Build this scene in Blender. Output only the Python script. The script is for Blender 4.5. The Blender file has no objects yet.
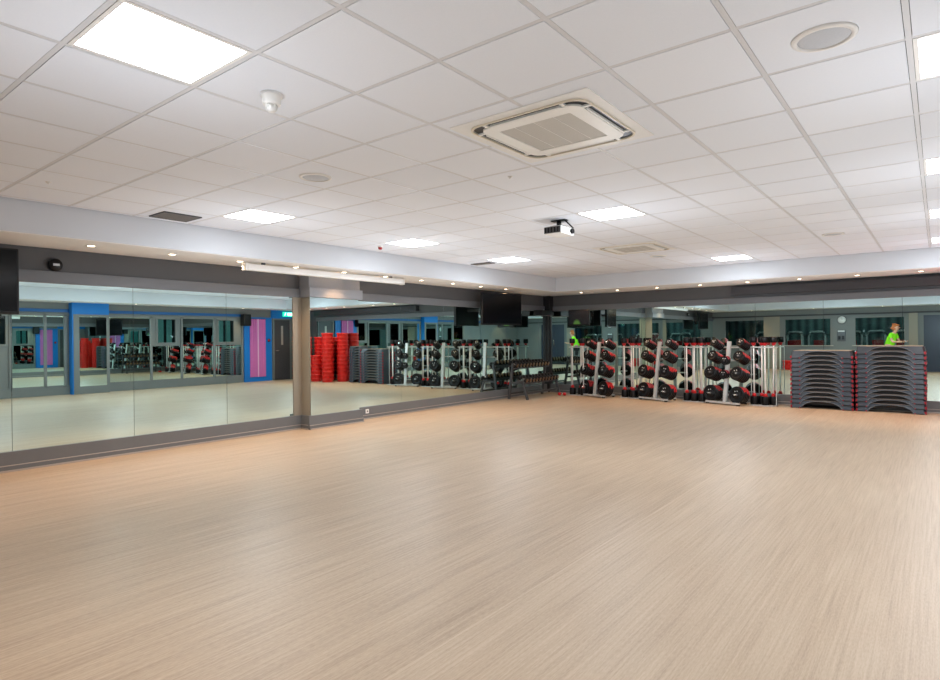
import bpy, bmesh, math, random
from mathutils import Vector, Matrix

random.seed(7)
S = bpy.context.scene
COL = S.collection
PI = math.pi

# ------------------------------------------------------------------ camera
HC, CEIL = 1.3402, 2.6906
F_PX = 595.9
cam_d = bpy.data.cameras.new('camera')
cam_d.sensor_width = 36
cam_d.lens = F_PX * 36 / 940
cam_d.clip_start = 0.05
cam = bpy.data.objects.new('camera', cam_d)
COL.objects.link(cam)
Fv = Vector((-0.61844539, 0.78582572, -0.0017988))
Rv = Vector((0.78580048, 0.61840322, -0.00974997))
Uv = Vector((0.00654939, 0.00744333, 0.99995085))
cam.matrix_world = Matrix(((Rv.x, Uv.x, -Fv.x, 0), (Rv.y, Uv.y, -Fv.y, 0), (Rv.z, Uv.z, -Fv.z, HC), (0, 0, 0, 1)))
S.camera = cam

# ------------------------------------------------------------------ world, exposure
world = bpy.data.worlds.new('world')
S.world = world
world.use_nodes = True
world.node_tree.nodes['Background'].inputs[0].default_value = (0.6, 0.7, 0.8, 1)
world.node_tree.nodes['Background'].inputs[1].default_value = 0.05
S.view_settings.view_transform = 'Standard'
S.view_settings.look = 'None'
S.view_settings.gamma = 1
S.view_settings.use_curve_mapping = False
S.view_settings.exposure = 0.1
PANEL_W = 17.0          # radiance of the ceiling light panels
FILL_W = 26.0           # watts of each unseen fill lamp added below a panel
SPOT_W = 34.0           # watts of each soffit downlight


def lin(c):
    return tuple(((v / 255) / 12.92 if v / 255 <= 0.04045 else ((v / 255 + 0.055) / 1.055) ** 2.4) for v in c)


# ------------------------------------------------------------------ materials
MATS = {}


def mat(name, rgb, rough=0.5, metal=0.0, var=0.06, scale=12.0, spec=0.5, emit=None, estr=0.0, bump=0.0, coat=0.0):
    if name in MATS:
        return MATS[name]
    m = bpy.data.materials.new(name)
    m.use_nodes = True
    nt = m.node_tree
    b = nt.nodes['Principled BSDF']
    c = lin(rgb)
    b.inputs['Roughness'].default_value = rough
    b.inputs['Metallic'].default_value = metal
    b.inputs['Specular IOR Level'].default_value = spec
    b.inputs['Coat Weight'].default_value = coat
    tc = nt.nodes.new('ShaderNodeTexCoord')
    n = nt.nodes.new('ShaderNodeTexNoise')
    n.inputs['Scale'].default_value = scale
    n.inputs['Detail'].default_value = 4
    nt.links.new(tc.outputs['Object'], n.inputs['Vector'])
    mx = nt.nodes.new('ShaderNodeMix')
    mx.data_type = 'RGBA'
    mx.inputs[6].default_value = (*[v * (1 - var) for v in c], 1)
    mx.inputs[7].default_value = (*[min(1, v * (1 + var)) for v in c], 1)
    nt.links.new(n.outputs['Fac'], mx.inputs[0])
    nt.links.new(mx.outputs[2], b.inputs['Base Color'])
    if bump:
        bp = nt.nodes.new('ShaderNodeBump')
        bp.inputs['Strength'].default_value = bump
        bp.inputs['Distance'].default_value = 0.002
        nt.links.new(n.outputs['Fac'], bp.inputs['Height'])
        nt.links.new(bp.outputs[0], b.inputs['Normal'])
    if emit:
        b.inputs['Emission Color'].default_value = (*lin(emit), 1)
        b.inputs['Emission Strength'].default_value = estr
    MATS[name] = m
    return m


def floor_mat():
    m = bpy.data.materials.new('wood_vinyl')
    m.use_nodes = True
    nt = m.node_tree
    L = nt.links
    b = nt.nodes['Principled BSDF']
    tc = nt.nodes.new('ShaderNodeTexCoord')

    def noise(sx, sy, sc, det=5, rough=0.6):
        mp = nt.nodes.new('ShaderNodeMapping')
        mp.inputs['Scale'].default_value = (sx, sy, 1)
        n = nt.nodes.new('ShaderNodeTexNoise')
        n.inputs['Scale'].default_value = sc
        n.inputs['Detail'].default_value = det
        n.inputs['Roughness'].default_value = rough
        L.new(tc.outputs['Object'], mp.inputs[0])
        L.new(mp.outputs[0], n.inputs['Vector'])
        return n.outputs['Fac']

    def math_(op, a, bb=None):
        n = nt.nodes.new('ShaderNodeMath')
        n.operation = op
        for i, v in enumerate((a, bb)):
            if v is None:
                continue
            if isinstance(v, (int, float)):
                n.inputs[i].default_value = v
            else:
                L.new(v, n.inputs[i])
        return n.outputs[0]
    fine = noise(75, 1.6, 1.0)
    mid = noise(9, .55, 1.0)
    speck = noise(190, 30, 1.0, 2)
    # sheets of vinyl two metres wide: each a touch lighter or darker
    sx = nt.nodes.new('ShaderNodeSeparateXYZ')
    L.new(tc.outputs['Object'], sx.inputs[0])
    sheet = math_('FLOOR', math_('DIVIDE', math_('ADD', sx.outputs[0], 1.72), 2.0))
    wn = nt.nodes.new('ShaderNodeTexWhiteNoise')
    wn.noise_dimensions = '1D'
    L.new(sheet, wn.inputs['W'])
    seam = math_('MULTIPLY', math_('LESS_THAN', math_('ABSOLUTE', math_('ADD', sx.outputs[0], 1.72)), .006), .09)
    fac = math_('ADD', math_('ADD', math_('MULTIPLY', fine, .44), math_('MULTIPLY', mid, .26)),
                math_('ADD', math_('MULTIPLY', speck, .27), math_('MULTIPLY', wn.outputs['Value'], .11)))
    fac = math_('ADD', fac, seam)
    cr = nt.nodes.new('ShaderNodeValToRGB')
    e = cr.color_ramp.elements
    e[0].position = .36
    e[0].color = (*lin((157, 134, 111)), 1)
    e[1].position = .72
    e[1].color = (*lin((203, 182, 158)), 1)
    mid_e = cr.color_ramp.elements.new(.53)
    mid_e.color = (*lin((184, 161, 136)), 1)
    L.new(fac, cr.inputs[0])
    L.new(cr.outputs[0], b.inputs['Base Color'])
    rr = math_('ADD', math_('MULTIPLY', mid, .12), .42)
    L.new(rr, b.inputs['Roughness'])
    b.inputs['Specular IOR Level'].default_value = .45
    bp = nt.nodes.new('ShaderNodeBump')
    bp.inputs['Strength'].default_value = .12
    bp.inputs['Distance'].default_value = .001
    L.new(fine, bp.inputs['Height'])
    L.new(bp.outputs[0], b.inputs['Normal'])
    return m


def tile_mat():
    m = bpy.data.materials.new('ceiling_tile')
    m.use_nodes = True
    nt = m.node_tree
    L = nt.links
    b = nt.nodes['Principled BSDF']
    b.inputs['Roughness'].default_value = .9
    b.inputs['Specular IOR Level'].default_value = .2
    tc = nt.nodes.new('ShaderNodeTexCoord')
    mp = nt.nodes.new('ShaderNodeMapping')
    mp.inputs['Location'].default_value = (.69997, -1.58646, 0)
    L.new(tc.outputs['Object'], mp.inputs[0])
    sc = nt.nodes.new('ShaderNodeVectorMath')
    sc.operation = 'SCALE'
    sc.inputs['Scale'].default_value = 1 / .6
    L.new(mp.outputs[0], sc.inputs[0])
    fl = nt.nodes.new('ShaderNodeVectorMath')
    fl.operation = 'FLOOR'
    L.new(sc.outputs[0], fl.inputs[0])
    wn = nt.nodes.new('ShaderNodeTexWhiteNoise')
    wn.noise_dimensions = '2D'
    L.new(fl.outputs[0], wn.inputs['Vector'])
    n = nt.nodes.new('ShaderNodeTexNoise')
    n.inputs['Scale'].default_value = 90
    n.inputs['Detail'].default_value = 6
    L.new(tc.outputs['Object'], n.inputs['Vector'])
    ad = nt.nodes.new('ShaderNodeMath')
    ad.operation = 'MULTIPLY_ADD'
    ad.inputs[1].default_value = .5
    L.new(wn.outputs['Value'], ad.inputs[0])
    ml = nt.nodes.new('ShaderNodeMath')
    ml.operation = 'MULTIPLY'
    ml.inputs[1].default_value = .5
    L.new(n.outputs['Fac'], ml.inputs[0])
    L.new(ml.outputs[0], ad.inputs[2])
    mx = nt.nodes.new('ShaderNodeMix')
    mx.data_type = 'RGBA'
    mx.inputs[6].default_value = (*lin((227, 232, 240)), 1)
    mx.inputs[7].default_value = (*lin((237, 241, 248)), 1)
    L.new(ad.outputs[0], mx.inputs[0])
    L.new(mx.outputs[2], b.inputs['Base Color'])
    return m


def mirror_mat():
    m = bpy.data.materials.new('mirror_glass')
    m.use_nodes = True
    nt = m.node_tree
    b = nt.nodes['Principled BSDF']
    b.inputs['Metallic'].default_value = 1
    b.inputs['Roughness'].default_value = 0
    tc = nt.nodes.new('ShaderNodeTexCoord')
    n = nt.nodes.new('ShaderNodeTexNoise')
    n.inputs['Scale'].default_value = 1.2
    nt.links.new(tc.outputs['Object'], n.inputs['Vector'])
    mx = nt.nodes.new('ShaderNodeMix')
    mx.data_type = 'RGBA'
    mx.inputs[6].default_value = (.72, .92, .91, 1)
    mx.inputs[7].default_value = (.74, .94, .93, 1)
    nt.links.new(n.outputs['Fac'], mx.inputs[0])
    nt.links.new(mx.outputs[2], b.inputs['Base Color'])
    return m


def glass_mat():
    m = bpy.data.materials.new('window_glass')
    m.use_nodes = True
    nt = m.node_tree
    nt.nodes.remove(nt.nodes['Principled BSDF'])
    out = nt.nodes['Material Output']
    t = nt.nodes.new('ShaderNodeBsdfTransparent')
    t.inputs[0].default_value = (.72, .80, .80, 1)
    g = nt.nodes.new('ShaderNodeBsdfGlossy')
    g.inputs['Roughness'].default_value = .01
    mx = nt.nodes.new('ShaderNodeMixShader')
    lw = nt.nodes.new('ShaderNodeFresnel')
    lw.inputs[0].default_value = 1.6
    nt.links.new(lw.outputs[0], mx.inputs[0])
    nt.links.new(t.outputs[0], mx.inputs[1])
    nt.links.new(g.outputs[0], mx.inputs[2])
    nt.links.new(mx.outputs[0], out.inputs[0])
    return m


def stripes_mat(name, c1, c2, freq, axis=0, rough=.6):
    m = bpy.data.materials.new(name)
    m.use_nodes = True
    nt = m.node_tree
    L = nt.links
    b = nt.nodes['Principled BSDF']
    b.inputs['Roughness'].default_value = rough
    tc = nt.nodes.new('ShaderNodeTexCoord')
    w = nt.nodes.new('ShaderNodeTexWave')
    w.wave_type = 'BANDS'
    w.bands_direction = 'XYZ'[axis]
    w.inputs['Scale'].default_value = freq
    w.inputs['Distortion'].default_value = .0
    L.new(tc.outputs['Object'], w.inputs[0])
    mx = nt.nodes.new('ShaderNodeMix')
    mx.data_type = 'RGBA'
    mx.inputs[6].default_value = (*lin(c1), 1)
    mx.inputs[7].default_value = (*lin(c2), 1)
    L.new(w.outputs['Fac'], mx.inputs[0])
    L.new(mx.outputs[2], b.inputs['Base Color'])
    return m


def screen_mat():
    """a dark screen: reflection of a green shirt painted as a soft glow"""
    m = bpy.data.materials.new('painted_screen_reflection')
    m.use_nodes = True
    nt = m.node_tree
    L = nt.links
    b = nt.nodes['Principled BSDF']
    b.inputs['Base Color'].default_value = (.01, .01, .012, 1)
    b.inputs['Roughness'].default_value = .12
    tc = nt.nodes.new('ShaderNodeTexCoord')
    mp = nt.nodes.new('ShaderNodeMapping')
    mp.inputs['Rotation'].default_value = (0, .35, 0)
    mp.inputs['Scale'].default_value = (9, 1, 5.4)
    mp.inputs['Location'].default_value = (.45, 0, 0.0)
    L.new(tc.outputs['Object'], mp.inputs[0])
    g = nt.nodes.new('ShaderNodeTexGradient')
    g.gradient_type = 'SPHERICAL'
    L.new(mp.outputs[0], g.inputs[0])
    cr = nt.nodes.new('ShaderNodeValToRGB')
    cr.color_ramp.elements[0].position = .0
    cr.color_ramp.elements[0].color = (.004, .006, .008, 1)
    cr.color_ramp.elements[1].position = .35
    cr.color_ramp.elements[1].color = (.07, .17, .03, 1)
    L.new(g.outputs['Fac'], cr.inputs[0])
    L.new(cr.outputs[0], b.inputs['Emission Color'])
    b.inputs['Emission Strength'].default_value = .8  # glow stands in for the reflected green shirt
    return m


M_FLOOR, M_TILE, M_MIRROR, M_GLASS, M_SCREEN = floor_mat(), tile_mat(), mirror_mat(), glass_mat(), screen_mat()
M_WALL = mat('grey_wall_paint', (82, 82, 84), .6, var=.03, scale=3)
M_WALLD = mat('dark_grey_beam_paint', (52, 51, 55), .55, var=.04, scale=3)
M_TRIM = mat('grey_trim_paint', (104, 106, 110), .45, var=.03, scale=4)
M_RW = mat('grey_panel_paint', (112, 114, 112), .5, var=.04, scale=3)
M_HEAD = mat('pale_grey_header_paint', (134, 136, 141), .4, var=.03, scale=4)
M_BASE = mat('dark_skirting_paint', (106, 107, 108), .4, var=.05, scale=5)
M_STRIP = mat('pale_edge_strip', (176, 165, 155), .35, .3)
M_BEIGE = mat('beige_grey_laminate', (142, 133, 118), .45, var=.04, scale=5)
M_WHITE = mat('painted_bulkhead', (206, 209, 214), .75, var=.015, scale=2)
M_SOFF = mat('soffit_lightened_paint', (238, 236, 234), .75, var=.015, scale=2)  # bulkhead paint made paler, lifting the dim underside by colour
M_POST = mat('black_corner_post', (30, 29, 31), .5)
M_DRED = mat('dark_red_rubber', (150, 16, 34), .45)
M_TBAR = mat('ceiling_grid_metal', (212, 213, 216), .5, var=.02)
M_VOID = mat('ceiling_void', (60, 56, 54), .9)
M_BLACK = mat('black_plastic', (14, 14, 16), .35, spec=.35)
M_GLOSS = mat('black_gloss_screen', (6, 6, 8), .14, spec=.22)
M_RUBBER = mat('black_rubber', (13, 13, 15), .36, var=.15, scale=40, spec=.3)
M_DRIVE = mat('dusty_vent_void', (104, 99, 94), .8)
M_RED = mat('red_plastic', (206, 24, 30), .35)
M_TUB = mat('red_tub_plastic', (226, 40, 34), .4, var=.08)
M_SILVER = mat('silver_powder_coat', (200, 200, 198), .35, .35)
M_CHROME = mat('chrome_bar', (214, 212, 206), .22, .85)
M_BRONZE = mat('worn_dumbbell_metal', (150, 122, 96), .3, .8, var=.3, scale=30)
M_STEEL = mat('dark_steel', (84, 84, 86), .4, .5)
M_STEP = mat('step_blue_grey_plastic', (56, 64, 73), .36, var=.05)
M_LIP = mat('step_lip_grey', (96, 104, 112), .35)
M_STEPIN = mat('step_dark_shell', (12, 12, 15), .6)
M_MAT = mat('step_rubber_mat', (150, 134, 122), .8, var=.1, scale=60)
M_CREAM = mat('cream_plastic', (240, 240, 236), .45, var=.03)
M_OFFP = mat('ceiling_plate_white', (232, 232, 230), .5)
M_RIM = mat('aged_cream_plastic', (222, 212, 192), .45)
M_VENT = mat('dusty_louvre_metal', (128, 122, 116), .6)
M_GRILLE = stripes_mat('tan_intake_grille', (206, 204, 198), (180, 178, 172), 30, 1)
M_SPK = mat('speaker_mesh_grey', (196, 200, 206), .7, var=.1, scale=200)
M_OFFW = mat('off_white_plastic', (232, 230, 226), .4, var=.02)
M_BLUE = mat('bright_blue_paint', (0, 112, 190), .5, var=.04, scale=3)
M_DBLUE = mat('deep_blue_paint', (8, 84, 146), .5, var=.04, scale=3)
M_PINK = mat('pink_fabric', (200, 106, 168), .8, var=.08, scale=10)
M_PINKL = mat('pale_pink_fabric', (226, 176, 206), .8)
M_DOOR = mat('dark_door_laminate', (66, 62, 64), .4, var=.05)
M_NAVY = mat('navy_door_laminate', (40, 46, 62), .4, var=.05)
M_MINT = stripes_mat('mint_blind_fabric', (170, 216, 206), (130, 190, 182), 8, 1, .8)
M_TEAL = stripes_mat('teal_gym_panels', (50, 66, 70), (96, 120, 118), .9, 0, .7)
M_GYMF = mat('gym_floor', (70, 72, 76), .5)
M_EXIT = mat('exit_sign_green', (30, 200, 150), .4, emit=(40, 220, 170), estr=1.4)
M_EXITW = mat('exit_sign_white', (240, 255, 250), .4, emit=(235, 255, 250), estr=2.2)
M_PANEL = mat('light_diffuser', (255, 255, 255), .5, var=0, emit=(240, 248, 255), estr=PANEL_W)
M_DOWN = mat('downlight_lamp', (255, 250, 240), .5, var=0, emit=(255, 226, 190), estr=14)
M_GYML = mat('gym_lamp', (255, 255, 255), .5, var=0, emit=(240, 255, 250), estr=10)
M_SKIN = mat('skin', (224, 168, 138), .5, var=.05)
M_HAIR = mat('ginger_hair', (196, 112, 60), .6, var=.2, scale=40)
M_LIME = mat('lime_green_shirt', (150, 255, 24), .7, var=.04)
M_TROU = mat('black_trousers', (22, 22, 26), .8)

# ------------------------------------------------------------------ mesh helpers


class MB:
    """collects shapes; link() makes them ONE mesh object"""

    def __init__(self):
        self.bm = bmesh.new()
        self.mats = []
        self.cur = 0

    def m(self, material):
        if material not in self.mats:
            self.mats.append(material)
        self.cur = self.mats.index(material)
        return self

    def _new(self, fs, smooth=False):
        for f in fs:
            f.material_index = self.cur
            f.smooth = smooth

    def box(self, x0, x1, y0, y1, z0, z1, mx=None):
        vs = [Vector((x, y, z)) for x in (x0, x1) for y in (y0, y1) for z in (z0, z1)]
        if mx is not None:
            vs = [mx @ v for v in vs]
        v = [self.bm.verts.new(p) for p in vs]
        q = [(0, 1, 3, 2), (4, 6, 7, 5), (0, 4, 5, 1), (2, 3, 7, 6), (0, 2, 6, 4), (1, 5, 7, 3)]
        self._new([self.bm.faces.new([v[i] for i in f]) for f in q])
        return self

    def bar(self, a, b, w, h, up=(0, 0, 1)):
        """rectangular bar from a to b"""
        a, b = Vector(a), Vector(b)
        d = (b - a).normalized()
        u = Vector(up)
        s = d.cross(u)
        if s.length < 1e-4:
            s = d.cross(Vector((0, 1, 0)))
        s.normalize()
        u = s.cross(d).normalized()
        ring = []
        for p in (a, b):
            ring.append([self.bm.verts.new(p + s * (w / 2 * i) + u * (h / 2 * j)) for i, j in ((-1, -1), (1, -1), (1, 1), (-1, 1))])
        fs = [self.bm.faces.new(ring[0][::-1]), self.bm.faces.new(ring[1])]
        for i in range(4):
            j = (i + 1) % 4
            fs.append(self.bm.faces.new((ring[0][i], ring[0][j], ring[1][j], ring[1][i])))
        self._new(fs)
        return self

    def tube(self, a, b, r, r2=None, n=14, smooth=True):
        a, b = Vector(a), Vector(b)
        r2 = r if r2 is None else r2
        d = (b - a).normalized()
        s = d.orthogonal().normalized()
        t = d.cross(s)
        rings = []
        for p, rr in ((a, r), (b, r2)):
            rings.append([self.bm.verts.new(p + (s * math.cos(2 * PI * k / n) + t * math.sin(2 * PI * k / n)) * rr) for k in range(n)])
        caps = [self.bm.faces.new(rings[0][::-1]), self.bm.faces.new(rings[1])]
        self._new(caps)
        self._new([self.bm.faces.new((rings[0][i], rings[0][(i + 1) % n], rings[1][(i + 1) % n], rings[1][i])) for i in range(n)], smooth)
        return self

    def path(self, pts, r, n=8):
        for a, b in zip(pts, pts[1:]):
            self.tube(a, b, r, n=n)
        return self

    def lathe(self, prof, c=(0, 0, 0), n=24, mx=None, smooth=True):
        """prof: (radius, z) list, closed at both ends when radius 0"""
        c = Vector(c)
        rings = []
        for r, z in prof:
            if r < 1e-6:
                p = Vector((0, 0, z)) + c
                rings.append([self.bm.verts.new(mx @ p if mx is not None else p)])
            else:
                row = []
                for k in range(n):
                    p = Vector((r * math.cos(2 * PI * k / n), r * math.sin(2 * PI * k / n), z)) + c
                    row.append(self.bm.verts.new(mx @ p if mx is not None else p))
                rings.append(row)
        fs = []
        for A, B in zip(rings, rings[1:]):
            for i in range(n):
                j = (i + 1) % n
                if len(A) == 1 and len(B) == 1:
                    continue
                if len(A) == 1:
                    fs.append(self.bm.faces.new((A[0], B[j], B[i])))
                elif len(B) == 1:
                    fs.append(self.bm.faces.new((A[i], A[j], B[0])))
                else:
                    fs.append(self.bm.faces.new((A[i], A[j], B[j], B[i])))
        self._new(fs, smooth)
        return self

    def prism(self, poly, z0, z1, mx=None):
        """extrude a 2D polygon (x,y) from z0 to z1"""
        lo = [Vector((x, y, z0)) for x, y in poly]
        hi = [Vector((x, y, z1)) for x, y in poly]
        if mx is not None:
            lo = [mx @ p for p in lo]
            hi = [mx @ p for p in hi]
        lo = [self.bm.verts.new(p) for p in lo]
        hi = [self.bm.verts.new(p) for p in hi]
        n = len(poly)
        fs = [self.bm.faces.new(lo[::-1]), self.bm.faces.new(hi)]
        for i in range(n):
            j = (i + 1) % n
            fs.append(self.bm.faces.new((lo[i], lo[j], hi[j], hi[i])))
        self._new(fs)
        return self

    def quad(self, *pts):
        self._new([self.bm.faces.new([self.bm.verts.new(Vector(p)) for p in pts])])
        return self

    def link(self, name, parent=None, bevel=0, loc=None, rot=None):
        bmesh.ops.recalc_face_normals(self.bm, faces=self.bm.faces)
        me = bpy.data.meshes.new(name)
        self.bm.to_mesh(me)
        self.bm.free()
        for mm in self.mats:
            me.materials.append(mm)
        o = bpy.data.objects.new(name, me)
        COL.objects.link(o)
        if parent:
            o.parent = parent
        if loc:
            o.location = loc
        if rot:
            o.rotation_euler = rot
        if bevel:
            bv = o.modifiers.new('bevel', 'BEVEL')
            bv.width = bevel
            bv.segments = 2
            bv.limit_method = 'ANGLE'
        return o


def mb(material):
    return MB().m(material)


def tag(o, label, cat, group=None, kind=None):
    if label:
        o['label'] = label
    if cat:
        o['category'] = cat
    if group:
        o['group'] = group
    if kind:
        o['kind'] = kind
    return o


def thing(name, label, cat, loc=(0, 0, 0), rotz=0, group=None):
    o = bpy.data.objects.new(name, None)
    o.empty_display_size = .1
    COL.objects.link(o)
    o.location = loc
    o.rotation_euler = (0, 0, rotz)
    return tag(o, label, cat, group)


def struct(o):
    o['kind'] = 'structure'
    return o


CH = {}


def kids(o):
    return [c for c in bpy.data.objects if c.parent == o]


def dup(src, loc=None, rot=None, label=None, group=None, cache={}):
    if src.name not in cache:
        cache[src.name] = [(c, kids(c)) for c in kids(src)]
    r = src.copy()
    COL.objects.link(r)
    if loc is not None:
        r.location = loc
    if rot is not None:
        r.rotation_euler = rot
    if label:
        r['label'] = label
    if group:
        r['group'] = group
    for c, gs in cache[src.name]:
        c2 = c.copy()
        COL.objects.link(c2)
        c2.parent = r
        for g in gs:
            g2 = g.copy()
            COL.objects.link(g2)
            g2.parent = c2
    return r


ORD = ['first', 'second', 'third', 'fourth', 'fifth', 'sixth', 'seventh', 'eighth', 'ninth', 'tenth', 'eleventh', 'twelfth',
       'thirteenth', 'fourteenth', 'fifteenth']

# ------------------------------------------------------------------ room dimensions
XW, XBF = -7.667, -6.779        # left wall, face of its bulkhead
YW, YBF = 12.868, 11.763        # back wall, face of its bulkhead
XR, XRF = 2.45, 1.62            # right wall (seen in the mirrors)
YR, YRF = -0.95, -0.10          # wall behind the camera
ZB = 2.386                      # underside of bulkhead
T, GX, GY = .6, -.69997, 1.58646
MT, MBO = 1.997, .205           # mirror top and bottom
LEFT_TILT, BACK_TILT = 0.0, 0.0

# floor
struct(mb(M_FLOOR).box(XW - .2, XR + .2, YR - .2, YW + .2, -.05, 0).link('floor'))

# ceiling: one tile slab per cell in an exposed grid
PANELS = [(-4, -1), (-9, 3), (-9, 7), (-9, 11), (-9, 15), (-4, 7), (-4, 11), (-4, 15), (1, 3), (1, 7), (1, 11), (1, 15), (1, -1)]
SKIP_L = {(-4, 11), (-9, 15)}
PANELS = [p for p in PANELS if p not in SKIP_L]
c = MB().m(M_TILE)
i0, i1 = math.floor((XBF - GX) / T), math.ceil((XRF - GX) / T)
j0, j1 = math.floor((YRF - GY) / T), math.ceil((YBF - GY) / T)
for i in range(i0, i1):
    for j in range(j0, j1):
        if (i, j) in PANELS:
            continue
        xa, xb = max(XBF, GX + i * T), min(XRF, GX + (i + 1) * T)
        ya, yb = max(YRF, GY + j * T), min(YBF, GY + (j + 1) * T)
        if xb - xa < .03 or yb - ya < .03:
            continue
        c.box(xa + .0148, xb - .0148, ya + .0148, yb - .0148, CEIL, CEIL + .012)
c.m(M_VOID).box(XW - .2, XR + .2, YR - .2, YW + .2, CEIL + .03, CEIL + .08)
struct(c.link('ceiling'))
g = MB().m(M_TBAR)
for i in range(i0 + 1, i1):
    x = GX + i * T
    g.box(x - .012, x + .012, YRF, YBF, CEIL + .0005, CEIL + .012)
for j in range(j0 + 1, j1):
    y = GY + j * T
    g.box(XBF, XRF, y - .012, y + .012, CEIL + .001, CEIL + .0115)
struct(g.link('trim_1'))

# bulkheads round the room
struct(mb(M_WHITE).box(XW, XBF, YRF, YBF, ZB, CEIL + .05).link('trim_2', bevel=.004))
struct(mb(M_WHITE).box(XW, XR, YBF, YW, ZB, CEIL + .05).link('trim_3', bevel=.004))
struct(mb(M_WHITE).box(XRF, XR, YRF, YBF, ZB, CEIL + .05).link('trim_4', bevel=.004))
struct(mb(M_WHITE).box(XW, XR, YR, YRF, ZB, CEIL + .05).link('trim_5', bevel=.004))

w = MB().m(M_SOFF)
w.box(XW, XBF - .012, YRF, YBF, ZB - .006, ZB).box(XW, XR, YBF + .012, YW, ZB - .006, ZB)
w.box(XRF + .012, XR, YRF, YBF, ZB - .006, ZB).box(XW, XR, YR, YRF - .012, ZB - .006, ZB)
struct(w.link('trim_13'))

# walls
struct(mb(M_WALL).box(XW - .2, XW - .008, YR - .2, YW + .2, 0, CEIL + .05).link('wall_left'))
struct(mb(M_WALL).box(XW - .2, XR + .2, YW + .008, YW + .2, 0, CEIL + .05).link('wall_back'))

# column on the left wall
CY0, CY1, CX = 5.565, 6.53, -7.448
w = MB().m(M_BEIGE).box(XW - .008, CX - .008, CY0, CY1, 0, ZB)
w.m(M_BEIGE).box(XW - .008, XW + .012, CY0 - .15, CY0, MBO, MT)
w.m(M_HEAD).box(XW - .008, CX + .012, CY0 - .02, CY1 + .02, MT + .0, ZB)
w.m(M_HEAD).box(XW - .008, CX + .045, CY0 - .03, CY1 + .05, MT, MT + .15)
struct(w.link('trim_6', bevel=.003))

# head trims over the mirrors
w = MB().m(M_TRIM)
for a, b in ((YR, CY0 - .03), (CY1 + .03, YW)):
    w.box(XW - .008, XW + .03, a, b, MT, MT + .13)
struct(w.link('trim_7', bevel=.003))
w = MB().m(M_TRIM).box(XW, 1.95, YW - .03, YW + .008, MT, MT + .12)
w.m(M_WALLD).box(-3.3, 1.95, YW - .12, YW + .008, 2.17, 2.33)
struct(w.link('trim_8', bevel=.003))

# skirtings


def skirting(name, segs):
    w = MB()
    for (ax, ay, bx, by, nx, ny) in segs:
        def slab(d0, d1, z0, z1, m_):
            w.m(m_)
            w.box(min(ax, bx) + min(nx * d0, nx * d1), max(ax, bx) + max(nx * d0, nx * d1),
                  min(ay, by) + min(ny * d0, ny * d1), max(ay, by) + max(ny * d0, ny * d1), z0, z1)
        slab(-.008, .028, 0, MBO, M_BASE)
        slab(.028, .045, 0, .060, M_BASE)
        slab(.028, .047, .060, .068, M_STRIP)
        slab(.045, .062, 0, .018, M_STRIP)
    return struct(w.link(name, bevel=.002))


skirting('baseboard_left', [(XW, YR, XW, CY0, 1, 0), (XW, CY0, CX, CY0, 0, -1), (CX, CY0 - .045, CX, CY1 + .045, 1, 0),
                            (XW, CY1, CX, CY1, 0, 1), (XW, CY1, XW, YW, 1, 0)])
skirting('baseboard_back', [(XW + .05, YW, 1.95, YW, 0, -1)])

# dark corner post between the two mirror walls
struct(mb(M_POST).box(XW - .008, XW + .085, YW - .085, YW + .008, 0, ZB - .01).box(XW - .008, XW + .17, YW - .17, YW + .008, 2.02, ZB - .01).link('trim_9', bevel=.003))

# ------------------------------------------------------------------ mirrors
GAP = .003


def pane(name_label, y0=None, y1=None, x0=None, x1=None, x=None, y=None, tilt=0, z0=MBO, z1=MT, twist=0):
    w = MB().m(M_MIRROR)
    if x is not None:       # plane facing +x or -x
        L_ = (y1 - y0) / 2 - GAP / 2
        w.box(-.006, 0, -L_, L_, 0, z1 - z0)
        o = w.link('wall_mirror', bevel=.0012, loc=(x, (y0 + y1) / 2, z0), rot=(0, tilt, twist))
    else:
        L_ = (x1 - x0) / 2 - GAP / 2
        w.box(-L_, L_, 0, .006, 0, z1 - z0)
        o = w.link('wall_mirror', bevel=.0012, loc=((x0 + x1) / 2, y, z0), rot=(tilt, 0, twist))
    return tag(o, name_label, 'mirror', 'mirror panes around the studio walls')


ys = [YR + .02, .73, 1.94, 3.15, 4.35, 5.41]
for k in range(5):
    pane('frameless mirror pane on left wall, %s to the left of the column' % ORD[4 - k], y0=ys[k], y1=ys[k + 1], x=XW, tilt=LEFT_TILT)
pane('tall mirror pane fixed to the front of the protruding column', y0=CY0 + .005, y1=CY1 - .005, x=CX, tilt=LEFT_TILT)
ys = [6.56, 7.71, 8.9, 10.1, 11.3, 12.45, 12.765]
for k in range(6):
    pane('frameless mirror pane on left wall, %s beyond the column' % ORD[k] if k < 5 else 'narrow mirror strip on left wall beside the dark corner post',
         y0=ys[k], y1=ys[k + 1], x=XW, tilt=LEFT_TILT)
xs = [-7.56, -6.42, -5.24, -4.06, -2.88, -1.70, -.5, .7, 1.93]
for k in range(8):
    pane('frameless mirror pane on back wall, %s from the corner post' % ORD[k], x0=xs[k], x1=xs[k + 1], y=YW, tilt=BACK_TILT)

# ------------------------------------------------------------------ right wall (seen in the left mirrors)


def hy(px, xr=XR):
    """depth along the right wall of something seen at picture column px in the left mirrors"""
    return (2 * 7.667 + xr) / math.tan(math.radians(38.203) - math.atan((px - 470) / F_PX))


struct(mb(M_WALL).box(XR + .3, XR + .4, YR - .2, YW + .2, 0, CEIL + .05).link('wall_right'))
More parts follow.
